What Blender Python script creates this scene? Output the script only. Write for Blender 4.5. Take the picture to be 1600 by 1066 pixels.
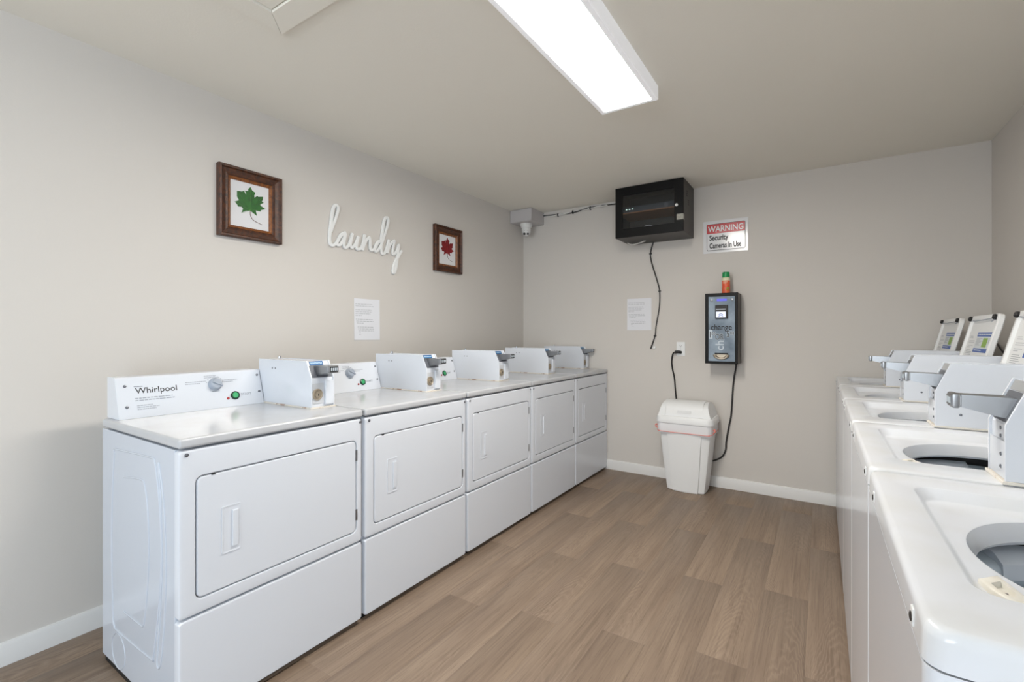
import bpy, bmesh, math, random
from mathutils import Vector, Matrix
from mathutils.geometry import tessellate_polygon
random.seed(7)
S = bpy.context.scene
COL = S.collection
for o in list(bpy.data.objects): bpy.data.objects.remove(o)

# ---------------------------------------------------------------- room numbers (metres; camera stands at x = y = 0)
H = 2.440; XL = -2.546; XR = 0.888; YB = 4.085; YN = -3.40
# ---------------------------------------------------------------- camera
cam_d = bpy.data.cameras.new('camera'); cam = bpy.data.objects.new('camera', cam_d); COL.objects.link(cam)
cam.location = (0, 0, 1.235); cam.rotation_euler = (math.pi/2, 0, 0.5815)
cam_d.sensor_fit = 'HORIZONTAL'; cam_d.sensor_width = 36; cam_d.lens = 36*734.5/1600
cam_d.shift_y = -(533-521.7)/1600; cam_d.clip_start = 0.02
S.camera = cam
# ---------------------------------------------------------------- world, daylight, exposure
W = bpy.data.worlds.new('world'); S.world = W; W.use_nodes = True
bg = W.node_tree.nodes['Background']; bg.inputs[0].default_value = (0.74, 0.87, 1.0, 1); bg.inputs[1].default_value = 1.0
dl = bpy.data.lights.new('doorway_daylight', 'AREA'); dl.shape = 'RECTANGLE'; dl.size = 0.94; dl.size_y = 2.0
dl.energy = 36; dl.color = (0.72, 0.86, 1.0)
dlo = bpy.data.objects.new('doorway_daylight', dl); COL.objects.link(dlo)
dlo.location = (XR+0.11, -1.40, 1.04); dlo.rotation_euler = (0, math.pi/2, 0); dl.size = 2.0; dl.size_y = 0.94
wd_ = bpy.data.lights.new('added_window_fill', 'AREA'); wd_.shape = 'RECTANGLE'; wd_.size = 2.2; wd_.size_y = 1.25  # added fill light, shining in through an invented window behind the camera
wd_.energy = 42; wd_.color = (0.89, 0.95, 1.0)
wdo = bpy.data.objects.new('added_window_fill', wd_); COL.objects.link(wdo)
wdo.location = (-1.0, YN-0.11, 1.54); wdo.rotation_euler = (math.pi/2, 0, 0)
LAMP = 30
S.view_settings.view_transform = 'Standard'; S.view_settings.look = 'None'
S.view_settings.exposure = 0.70; S.view_settings.gamma = 1.0; S.view_settings.use_curve_mapping = False

# ---------------------------------------------------------------- materials
def srgb(r, g, b):
    f = lambda c: c/12.92 if c <= .04045 else ((c+.055)/1.055)**2.4
    return (f(r/255), f(g/255), f(b/255), 1)
def mat(name, col, rough=.5, metal=0, bump=None, var=None, spec=.5, coat=0, emit=None, trans=0, alpha=1):
    """principled material; bump = (scale, strength, distance); var = (scale, second colour, amount)"""
    m = bpy.data.materials.new(name); m.use_nodes = True
    nt = m.node_tree; p = nt.nodes['Principled BSDF']
    p.inputs['Base Color'].default_value = col; p.inputs['Roughness'].default_value = rough
    p.inputs['Metallic'].default_value = metal; p.inputs['Specular IOR Level'].default_value = spec
    p.inputs['Coat Weight'].default_value = coat; p.inputs['Transmission Weight'].default_value = trans
    if emit: p.inputs['Emission Color'].default_value = emit[0]; p.inputs['Emission Strength'].default_value = emit[1]
    if bump or var: tc = nt.nodes.new('ShaderNodeTexCoord')
    if var:
        n = nt.nodes.new('ShaderNodeTexNoise'); n.inputs['Scale'].default_value = var[0]; n.inputs['Detail'].default_value = 5
        nt.links.new(tc.outputs['Object'], n.inputs['Vector'])
        r = nt.nodes.new('ShaderNodeMapRange'); r.inputs[1].default_value, r.inputs[2].default_value = var[3:] or (.4, .7); r.inputs[4].default_value = var[2]
        nt.links.new(n.outputs[0], r.inputs[0])
        mx = nt.nodes.new('ShaderNodeMix'); mx.data_type = 'RGBA'
        mx.inputs[6].default_value = col; mx.inputs[7].default_value = var[1]
        nt.links.new(r.outputs[0], mx.inputs[0]); nt.links.new(mx.outputs[2], p.inputs['Base Color'])
    if bump:
        n = nt.nodes.new('ShaderNodeTexNoise'); n.inputs['Scale'].default_value = bump[0]; n.inputs['Detail'].default_value = 3
        nt.links.new(tc.outputs['Object'], n.inputs['Vector'])
        b = nt.nodes.new('ShaderNodeBump'); b.inputs['Strength'].default_value = bump[1]; b.inputs['Distance'].default_value = bump[2]
        nt.links.new(n.outputs[0], b.inputs['Height']); nt.links.new(b.outputs[0], p.inputs['Normal'])
    return m
def plank_mat():
    m = bpy.data.materials.new('vinyl_plank'); m.use_nodes = True; nt = m.node_tree; N = nt.nodes; L = nt.links
    p = N['Principled BSDF']; tc = N.new('ShaderNodeTexCoord'); oi = N.new('ShaderNodeObjectInfo')
    add = N.new('ShaderNodeVectorMath'); add.operation = 'MULTIPLY_ADD'
    comb = N.new('ShaderNodeCombineXYZ')
    for i in range(3): L.new(oi.outputs['Random'], comb.inputs[i])
    L.new(comb.outputs[0], add.inputs[0]); add.inputs[1].default_value = (37, 53, 19); L.new(tc.outputs['Object'], add.inputs[2])
    def noise(sc, vec, detail=6, dist=0):
        mp = N.new('ShaderNodeMapping'); mp.inputs['Scale'].default_value = sc; L.new(vec, mp.inputs[0])
        n = N.new('ShaderNodeTexNoise'); n.inputs['Scale'].default_value = 1; n.inputs['Detail'].default_value = detail
        n.inputs['Distortion'].default_value = dist; n.inputs['Roughness'].default_value = .6; L.new(mp.outputs[0], n.inputs['Vector']); return n.outputs[0]
    fine = noise((120, 2.4, 1), add.outputs[0], 8, .6)
    soft = noise((17, 1.0, 1), add.outputs[0], 4, .9)
    broad = noise((5, 1.1, 1), add.outputs[0], 2, .5)
    # cathedral rings: bands of a stretched noise
    rings = N.new('ShaderNodeMath'); rings.operation = 'SINE'
    def math_(op, a, b_):
        q = N.new('ShaderNodeMath'); q.operation = op
        for s_, v_ in ((0, a), (1, b_)):
            if isinstance(v_, (int, float)): q.inputs[s_].default_value = v_
            else: L.new(v_, q.inputs[s_])
        return q.outputs[0]
    sep = N.new('ShaderNodeSeparateXYZ'); L.new(tc.outputs['Object'], sep.inputs[0])
    ctr = math_('MULTIPLY_ADD', oi.outputs['Random'], .08); ctr.node.inputs[2].default_value = .05
    du = math_('SUBTRACT', sep.outputs[0], ctr)
    ph = math_('ADD', math_('MULTIPLY', math_('MULTIPLY', du, du), 5200), math_('MULTIPLY', sep.outputs[1], 95))
    ph = math_('ADD', ph, math_('MULTIPLY', noise((16, 3.2, 1), add.outputs[0], 3, .4), 34))
    L.new(ph, rings.inputs[0])
    fleck = noise((330, 11, 1), add.outputs[0], 4, .4)
    def mr(src, a, b, c, d):
        r = N.new('ShaderNodeMapRange'); r.inputs[1].default_value = a; r.inputs[2].default_value = b; r.inputs[3].default_value = c; r.inputs[4].default_value = d
        L.new(src, r.inputs[0]); return r.outputs[0]
    def mix(f, a, b, blend='MIX'):
        x = N.new('ShaderNodeMix'); x.data_type = 'RGBA'; x.blend_type = blend
        if isinstance(f, float): x.inputs[0].default_value = f
        else: L.new(f, x.inputs[0])
        for s, v in ((6, a), (7, b)):
            if isinstance(v, tuple): x.inputs[s].default_value = v
            else: L.new(v, x.inputs[s])
        return x.outputs[2]
    c = mix(mr(soft, .3, .7, 0, 1), srgb(128, 110, 95), srgb(150, 131, 113))
    c = mix(mr(fine, .48, .72, 0, .5), c, srgb(96, 80, 67))
    c = mix(mr(fleck, .56, .72, 0, .5), c, srgb(92, 76, 63))
    ringf = N.new('ShaderNodeMath'); ringf.operation = 'MULTIPLY'
    L.new(mr(rings.outputs[0], .3, 1, 0, .24), ringf.inputs[0]); L.new(mr(broad, .50, .66, 0, 1), ringf.inputs[1])
    c = mix(ringf.outputs[0], c, srgb(112, 95, 82))
    ringl = N.new('ShaderNodeMath'); ringl.operation = 'MULTIPLY'
    L.new(mr(rings.outputs[0], -.3, -1, 0, .2), ringl.inputs[0]); L.new(mr(broad, .50, .66, 0, 1), ringl.inputs[1])
    c = mix(ringl.outputs[0], c, srgb(172, 152, 134))
    hs = N.new('ShaderNodeHueSaturation'); L.new(c, hs.inputs['Color']); L.new(mr(oi.outputs['Random'], 0, 1, .99, 1.01), hs.inputs['Value'])
    L.new(hs.outputs[0], p.inputs['Base Color'])
    p.inputs['Roughness'].default_value = .45; p.inputs['Specular IOR Level'].default_value = .35
    b = N.new('ShaderNodeBump'); b.inputs['Strength'].default_value = .12; b.inputs['Distance'].default_value = .001
    L.new(fine, b.inputs['Height']); L.new(b.outputs[0], p.inputs['Normal'])
    return m
def wood_mat(name, dark, light):
    m = bpy.data.materials.new(name); m.use_nodes = True; nt = m.node_tree; N = nt.nodes; L = nt.links; p = N['Principled BSDF']
    tc = N.new('ShaderNodeTexCoord'); n = N.new('ShaderNodeTexNoise'); n.inputs['Scale'].default_value = 38; n.inputs['Detail'].default_value = 6; n.inputs['Distortion'].default_value = 1.5
    L.new(tc.outputs['Object'], n.inputs['Vector'])
    r = N.new('ShaderNodeMapRange'); r.inputs[1].default_value = .35; r.inputs[2].default_value = .68; L.new(n.outputs[0], r.inputs[0])
    x = N.new('ShaderNodeMix'); x.data_type = 'RGBA'; x.inputs[6].default_value = dark; x.inputs[7].default_value = light
    L.new(r.outputs[0], x.inputs[0]); L.new(x.outputs[2], p.inputs['Base Color']); p.inputs['Roughness'].default_value = .4
    return m
def glass_mat():
    m = bpy.data.materials.new('tinted_glass'); m.use_nodes = True; nt = m.node_tree; N = nt.nodes; L = nt.links
    N.remove(N['Principled BSDF']); out = N['Material Output']
    t = N.new('ShaderNodeBsdfTransparent'); t.inputs[0].default_value = (.86, .88, .9, 1)
    g = N.new('ShaderNodeBsdfGlossy'); g.inputs['Roughness'].default_value = .03
    f = N.new('ShaderNodeFresnel'); f.inputs[0].default_value = 1.5
    mx = N.new('ShaderNodeMixShader'); L.new(f.outputs[0], mx.inputs[0]); L.new(t.outputs[0], mx.inputs[1]); L.new(g.outputs[0], mx.inputs[2])
    L.new(mx.outputs[0], out.inputs['Surface']); return m
M = dict(
    wall=mat('wall_paint', srgb(209, 204, 198), .75, bump=(160, .12, .002)),
    ceiling=mat('ceiling_paint', srgb(235, 231, 221), .85, bump=(120, .2, .002)),
    trim=mat('white_trim_paint', srgb(226, 225, 223), .4, bump=(40, .05, .001)),
    plank=plank_mat(),
    floor=mat('floor_underlay', srgb(62, 52, 44), .8),
    enamel=mat('white_enamel', srgb(214, 218, 225), .16, bump=(9, .03, .003)),
    enamel_top=mat('worn_dimmed_white_enamel', srgb(190, 192, 196), .18, var=(7, srgb(183, 183, 183), .6), bump=(14, .03, .002)),  # same white enamel, slightly worn, darkened to offset strong light on the dryer tops
    washer_top=mat('white_washer_top', srgb(216, 219, 225), .2, var=(9, srgb(209, 210, 209), .5)),
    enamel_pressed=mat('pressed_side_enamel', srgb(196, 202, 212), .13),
    plastic=mat('white_plastic', srgb(233, 234, 234), .38),
    plastic_old=mat('yellowed_plastic', srgb(220, 217, 208), .45, var=(28, srgb(196, 178, 148), .3)),
    black=mat('black_gap', srgb(16, 16, 17), .6),
    rubber=mat('black_rubber', srgb(28, 26, 26), .55),
    darkshell=mat('grey_black_sheet', srgb(66, 63, 60), .45, spec=.3),
    darkpaint=mat('black_powder_coat', srgb(12, 11, 11), .45, bump=(300, .1, .0004), spec=.2),
    browngrey=mat('dark_bronze_side', srgb(58, 50, 44), .45, bump=(300, .1, .0005), spec=.3),
    chrome=mat('chrome', srgb(196, 199, 203), .16, 1),
    lockplate=mat('pale_lock_plate', srgb(196, 198, 202), .4),
    steelplate=mat('dull_steel_plate', srgb(164, 166, 168), .5, .3),
    slide=mat('worn_chrome', srgb(156, 158, 161), .32, 1),
    steel=mat('brushed_steel', srgb(150, 152, 156), .35, 1),
    darksteel=mat('grey_coin_plate', srgb(96, 99, 106), .5, .2),
    screw=mat('screw_grey', srgb(120, 123, 130), .35, .7),
    darkscrew=mat('dark_screw', srgb(52, 46, 44), .5, .4),
    brass=mat('tarnished_brass', srgb(172, 160, 142), .35, .6),
    rust=mat('rust_stained_white', srgb(222, 216, 206), .5, var=(38, srgb(134, 74, 38), .7, .6, .69)),
    knob=mat('grey_knob', srgb(158, 166, 178), .35),
    green=mat('green_button', srgb(60, 165, 105), .3),
    greenring=mat('dark_green_ring', srgb(12, 46, 34), .3),
    red=mat('red_lamp', srgb(170, 42, 40), .4),
    ink=mat('black_ink', srgb(28, 28, 32), .6),
    greyink=mat('grey_ink', srgb(150, 155, 164), .7),
    textgrey=mat('print_grey', srgb(172, 174, 178), .8),
    blue=mat('blue_label', srgb(34, 96, 150), .45),
    paleblue=mat('pale_label_ink', srgb(170, 200, 222), .5),
    lidblue=mat('label_blue_band', srgb(72, 102, 172), .5),
    lidgreen=mat('label_green_panel', srgb(140, 176, 82), .5),
    lidpale=mat('label_pale_field', srgb(214, 219, 222), .5),
    paper=mat('paper', srgb(226, 227, 232), .8),
    frame=wood_mat('dark_stained_wood', srgb(44, 22, 12), srgb(92, 50, 26)),
    lip=wood_mat('golden_brown_lip', srgb(104, 56, 22), srgb(150, 92, 42)),
    mount=mat('white_mount', srgb(222, 222, 224), .7),
    leafgreen=mat('green_leaf', srgb(26, 98, 26), .5, var=(40, srgb(16, 70, 18), .8)),
    leafred=mat('red_leaf', srgb(134, 12, 24), .5, var=(40, srgb(100, 6, 16), .8)),
    vein=mat('leaf_vein', srgb(74, 132, 58), .5), veinred=mat('leaf_vein_red', srgb(164, 52, 52), .5),
    stem=mat('leaf_stem', srgb(112, 74, 62), .6),
    signwhite=mat('white_painted_wood', srgb(232, 233, 232), .5),
    signred=mat('sign_red', srgb(186, 36, 48), .25),
    signplate=mat('glossy_sign_white', srgb(224, 224, 226), .15),
    jbox=mat('grey_pvc', srgb(192, 188, 188), .5),
    camwhite=mat('camera_white', srgb(226, 226, 224), .35),
    glass=glass_mat(),
    device=mat('recorder_grey', srgb(66, 70, 76), .4), shelf=wood_mat('shelf_edge', srgb(150, 96, 60), srgb(178, 122, 80)),
    led=mat('indicator_led', srgb(200, 230, 210), .4, emit=((.75, 1, .85, 1), 1.5)),
    tape=mat('grey_tape', srgb(170, 168, 158), .7, var=(60, srgb(140, 138, 130), .8)),
    cablewhite=mat('white_cable', srgb(222, 220, 216), .5), cableblack=mat('black_cable', srgb(30, 27, 26), .5),
    changer=mat('blue_grey_front_print', srgb(150, 165, 180), .4, var=(7, srgb(88, 104, 118), .8), spec=.3),
    changerlight=mat('pale_print', srgb(196, 206, 214), .4),
    bluelit=mat('lit_blue_display', srgb(70, 70, 190), .4, emit=((.12, .12, .8, 1), .35)),
    screen=mat('lit_white_display', srgb(215, 220, 235), .4, emit=((.8, .85, 1, 1), .35)),
    screenblue=mat('display_blue', srgb(52, 92, 170), .5),
    canred=mat('orange_red_label', srgb(226, 84, 52), .4, var=(50, srgb(240, 150, 90), .4)), cangreen=mat('green_cap', srgb(14, 140, 76), .35),
    cancream=mat('cream_can', srgb(222, 218, 184), .4), canlime=mat('lime_patch', srgb(110, 190, 70), .5),
    liner=mat('white_bag_film', srgb(228, 228, 230), .3, bump=(30, .5, .006)), pink=mat('red_drawstring', srgb(236, 142, 130), .4),
    tub=mat('tub_blue_grey', srgb(200, 212, 222), .3), agitator=mat('agitator_blue_grey', srgb(226, 233, 243), .35),
    tubdark=mat('painted_tub_gap_shade', srgb(46, 44, 44), .6),
    lampwhite=mat('glowing_acrylic_side', srgb(236, 236, 238), .4, emit=((.93, .95, 1, 1), .16)),
    diffuser=mat('lit_diffuser', (1, 1, 1, 1), .5, emit=((1, .955, .885, 1), LAMP)),
)

# ---------------------------------------------------------------- mesh helpers
class MB:
    def __init__(s): s.bm = bmesh.new()
    def box(s, x0, x1, y0, y1, z0, z1, bev=0, seg=2):
        r = bmesh.ops.create_cube(s.bm, size=1, matrix=Matrix.Translation(((x0+x1)/2, (y0+y1)/2, (z0+z1)/2)) @ Matrix.Diagonal((x1-x0, y1-y0, z1-z0, 1)))
        if bev: s._bev(r['verts'], bev, seg)
        return s
    def _bev(s, vs, bev, seg):
        es = list({e for v in vs for e in v.link_edges})
        bmesh.ops.bevel(s.bm, geom=es, offset=bev, segments=seg, affect='EDGES', profile=.5, clamp_overlap=True)
    def prism(s, pts, axis, a0, a1, bev=0, seg=2):
        f = {'x': lambda p, a: (a, p[0], p[1]), 'y': lambda p, a: (p[0], a, p[1]), 'z': lambda p, a: (p[0], p[1], a)}[axis]
        A = [s.bm.verts.new(f(p, a0)) for p in pts]; B = [s.bm.verts.new(f(p, a1)) for p in pts]
        n = len(pts); s.bm.faces.new(A[::-1]); s.bm.faces.new(B)
        for i in range(n): s.bm.faces.new((A[i], A[(i+1) % n], B[(i+1) % n], B[i]))
        if bev: s._bev(A+B, bev, seg)
        return s
    def loft(s, loops, cap0=False, cap1=False, closed=True):
        R = [[s.bm.verts.new(p) for p in l] for l in loops]
        for a, b in zip(R, R[1:]):
            n = len(a)
            for i in range(n if closed else n-1):
                j = (i+1) % n; s.bm.faces.new((a[i], a[j], b[j], b[i]))
        if cap0: s.bm.faces.new(R[0][::-1])
        if cap1: s.bm.faces.new(R[-1])
        return s
    def lathe(s, prof, c, axis='z', n=24, cap0=True, cap1=True):
        """prof: list of (radius, height along axis from c)"""
        c = Vector(c); L = []
        for r, h in prof:
            l = []
            for i in range(n):
                t = 2*math.pi*i/n; u, v = r*math.cos(t), r*math.sin(t)
                d = {'z': (u, v, h), 'x': (h, u, v), 'y': (u, h, v)}[axis] if isinstance(axis, str) else tuple(axis[0]*u+axis[1]*v+axis[2]*h)
                l.append(c+Vector(d))
            L.append(l)
        return s.loft(L, cap0, cap1)
    def tube(s, pts, r, n=8, sub=4, ell=None, taper=False):
        pts = [Vector(p) for p in pts]
        P = catmull(pts, sub) if sub else pts
        L = []; up = None
        for i, p in enumerate(P):
            t = (P[min(i+1, len(P)-1)]-P[max(i-1, 0)]).normalized()
            if ell: nrm = Vector(ell[0])           # fixed depth direction for flat sections
            else:
                if up is None: up = Vector((0, 0, 1)) if abs(t.z) < .9 else Vector((1, 0, 0))
                nrm = (up-t*up.dot(t)).normalized(); up = nrm
            b = t.cross(nrm).normalized()
            ra, rb = (ell[1], r) if ell else (r, r)
            q = (lambda c: math.copysign(abs(c)**.45, c)) if ell else (lambda c: c)
            L.append([p+nrm*ra*q(math.cos(2*math.pi*k/n))+b*rb*q(math.sin(2*math.pi*k/n)) for k in range(n)])
        return s.loft(L, True, True)
    def rect(s, o, u, v, w, h, t=.0004):
        """thin slab: lower-left corner o, axes u (right) and v (up)"""
        o, u, v = Vector(o), Vector(u), Vector(v); nn = u.cross(v)
        A = [s.bm.verts.new(o+u*a+v*b) for a, b in ((0, 0), (w, 0), (w, h), (0, h))]
        B = [s.bm.verts.new(o+u*a+v*b+nn*t) for a, b in ((0, 0), (w, 0), (w, h), (0, h))]
        s.bm.faces.new(A[::-1]); s.bm.faces.new(B)
        for i in range(4): s.bm.faces.new((A[i], A[(i+1) % 4], B[(i+1) % 4], B[i]))
        return s
def catmull(pts, sub):
    out = []; n = len(pts)
    for i in range(n-1):
        p0, p1, p2, p3 = pts[max(i-1, 0)], pts[i], pts[i+1], pts[min(i+2, n-1)]
        for k in range(sub):
            t = k/sub
            out.append(.5*((2*p1)+(p2-p0)*t+(2*p0-5*p1+4*p2-p3)*t*t+(3*p1-p0-3*p2+p3)*t**3))
    out.append(pts[-1]); return out
def worldloc(o):
    v = Vector((0, 0, 0))
    while o: v += o.location; o = o.parent
    return v
def add(name, mb, m, parent=None, loc=None, wn=True, angle=32, flat=False):
    """link a built mesh; vertices are given in world space and stored relative to the parent (or to loc)"""
    me = bpy.data.meshes.new(name)
    if isinstance(mb, MB):
        bmesh.ops.recalc_face_normals(mb.bm, faces=mb.bm.faces[:]); mb.bm.to_mesh(me); mb.bm.free()
    else: me = mb
    off = worldloc(parent) if parent else Vector(loc or (0, 0, 0))
    me.transform(Matrix.Translation(-off))
    me.materials.clear(); me.materials.append(M[m])
    me.polygons.foreach_set('use_smooth', [not flat]*len(me.polygons)); me.set_sharp_from_angle(angle=math.radians(angle)); me.update()
    o = bpy.data.objects.new(name, me); COL.objects.link(o)
    if parent: o.parent = parent
    else: o.location = off
    if wn:
        w = o.modifiers.new('weighted', 'WEIGHTED_NORMAL'); w.keep_sharp = True
    return o
def tag(o, label=None, cat=None, group=None, kind=None):
    if label: o['label'] = label
    if cat: o['category'] = cat
    if group: o['group'] = group
    if kind: o['kind'] = kind
    return o
def thing(name, loc, label, cat, group=None):
    o = bpy.data.objects.new(name, None); o.empty_display_size = .05; COL.objects.link(o); o.location = loc
    return tag(o, label, cat, group)
def struct(name, mb, m, **k): return tag(add(name, mb, m, **k), kind='structure')
def copy_tree(o, parent=None):
    c = o.copy(); COL.objects.link(c)
    if parent: c.parent = parent
    for ch in list(o.children): copy_tree(ch, c)
    return c
def text(name, body, size, o, u, v, m, parent, align='LEFT', t=.0006, bold=0, sx=1, space=1.0):
    """lettering as thin solid geometry: baseline point o, right u, up v"""
    c = bpy.data.curves.new('lettering', 'FONT'); c.body = body; c.size = size; c.extrude = t/2; c.align_x = align; c.offset = bold; c.space_character = space; c.resolution_u = 3
    tmp = bpy.data.objects.new('lettering', c); COL.objects.link(tmp)
    dg = bpy.context.evaluated_depsgraph_get(); me = bpy.data.meshes.new_from_object(tmp.evaluated_get(dg))
    bpy.data.objects.remove(tmp); bpy.data.curves.remove(c)
    u, v = Vector(u).normalized(), Vector(v).normalized(); n = u.cross(v)
    mt = Matrix(((u.x*sx, v.x, n.x, o[0]), (u.y*sx, v.y, n.y, o[1]), (u.z*sx, v.z, n.z, o[2]), (0, 0, 0, 1)))
    me.transform(mt); me.name = name
    return add(name, me, m, parent, wn=False)
def print_lines(o, u, v, rows, width, gap, h, seed=1, mb=None, t=.0004):
    """rows of small print too fine to read: word-length dashes; rows = fractions of the width, 0 leaves a blank line"""
    rnd = random.Random(seed); mb = mb or MB(); o, u, v = Vector(o), Vector(u).normalized(), Vector(v).normalized()
    for i, f in enumerate(rows):
        x = 0
        while x < f*width-.001:
            w = min(rnd.uniform(.05, .16)*width, f*width-x)
            mb.rect(o+u*x-v*(i*gap), u, v, w, h, t); x += w+.022*width
    return mb
def rr(x0, x1, y0, y1, r, n=6):
    """rounded rectangle outline, counter-clockwise"""
    out = []
    for cx, cy, a in ((x1-r, y1-r, 0), (x0+r, y1-r, 90), (x0+r, y0+r, 180), (x1-r, y0+r, 270)):
        for k in range(n+1):
            t = math.radians(a+90*k/n); out.append((cx+r*math.cos(t), cy+r*math.sin(t)))
    return out
X, Y, Z = Vector((1, 0, 0)), Vector((0, 1, 0)), Vector((0, 0, 1))

# ================================================================ the room
fl = struct('floor', MB().box(XL-.1, XR+.1, YN-.1, YB+.1, -.12, -.004), 'floor', wn=False)
PW, PL = .178, 1.22
row = 0; x = XL+.004
pcache = {}
while x < XR-.004:
    w = min(PW, XR-.004-x); y = YN+.002-(row*.47 % 1)*PL
    while y < YB-.004:
        a, b = max(y, YN+.002), min(y+PL, YB-.002)
        if b-a > .02:
            key = (round(w, 4), round(b-a, 4))
            if key in pcache:
                o = bpy.data.objects.new('plank', pcache[key]); COL.objects.link(o); o.parent = fl; o.location = (x, a, 0)
            else:
                mb = MB(); g = .0001
                ins = [(g, g, w-g, b-a-g, -.0003), (g+.0005, g+.0005, w-g-.0005, b-a-g-.0005, 0)]
                mb.loft([[(x0, y0, -.004), (x1, y0, -.004), (x1, y1, -.004), (x0, y1, -.004)] for x0, y0, x1, y1, _ in ins[:1]] +
                        [[(x0, y0, z), (x1, y0, z), (x1, y1, z), (x0, y1, z)] for x0, y0, x1, y1, z in ins], False, True)
                o = add('plank', mb, 'plank', fl, wn=False, flat=True); o.location = (x, a, 0); pcache[key] = o.data
        y += PL
    x += PW; row += 1
struct('ceiling', MB().box(XL-.1, XR+.1, YN-.1, YB+.1, H, H+.1), 'ceiling', wn=False)
struct('wall_left', MB().box(XL-.1, XL, YN-.1, YB+.1, 0, H), 'wall', wn=False)
struct('wall_back', MB().box(XL, XR, YB, YB+.1, 0, H), 'wall', wn=False)
wx0, wx1, wz0, wz1 = -2.10, .15, .90, 2.18     # window opening added behind the camera for fill light
struct('wall_near', MB().box(XL, wx0, YN-.1, YN, 0, H).box(wx1, XR, YN-.1, YN, 0, H).box(wx0, wx1, YN-.1, YN, 0, wz0).box(wx0, wx1, YN-.1, YN, wz1, H), 'wall', wn=False)
mb = MB()
for q in ((wx0-.06, wx0, wz0-.06, wz1+.06), (wx1, wx1+.06, wz0-.06, wz1+.06), (wx0, wx1, wz0-.06, wz0), (wx0, wx1, wz1, wz1+.06)): mb.box(q[0], q[1], YN-.105, YN+.012, q[2], q[3], .003)
struct('added_window_1', mb, 'trim')  # frame of the added window, out of view
dy0, dy1, dz = -1.87, -.93, 2.04      # the open doorway behind the camera that lets the daylight in
mb = MB().box(XR, XR+.1, dy1, YB+.1, 0, H).box(XR, XR+.1, YN-.1, dy0, 0, H).box(XR, XR+.1, dy0, dy1, dz, H)
struct('wall_right', mb, 'wall', wn=False)
mb = MB().box(XR-.012, XR+.105, dy0-.06, dy0, 0, dz+.06, .003).box(XR-.012, XR+.105, dy1, dy1+.06, 0, dz+.06, .003).box(XR-.012, XR+.105, dy0, dy1, dz, dz+.06, .003)
struct('trim_1', mb, 'trim')
def baseboard(name, pts):
    mb = MB(); (x0, y0), (x1, y1), nrm = pts
    prof = [(0, 0), (.013, 0), (.013, .072), (.009, .083), (0, .086)]
    d = Vector(nrm)
    mb.loft([[(x0+d.x*a, y0+d.y*a, b) for a, b in prof], [(x1+d.x*a, y1+d.y*a, b) for a, b in prof]], True, True)
    return struct(name, mb, 'trim', wn=False)
baseboard('baseboard_left', ((XL, YN), (XL, YB-.013), (1, 0)))
baseboard('baseboard_back', ((XL, YB), (XR, YB), (0, -1)))
baseboard('baseboard_right', ((XR, dy1+.06), (XR, YB-.013), (-1, 0)))

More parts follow.
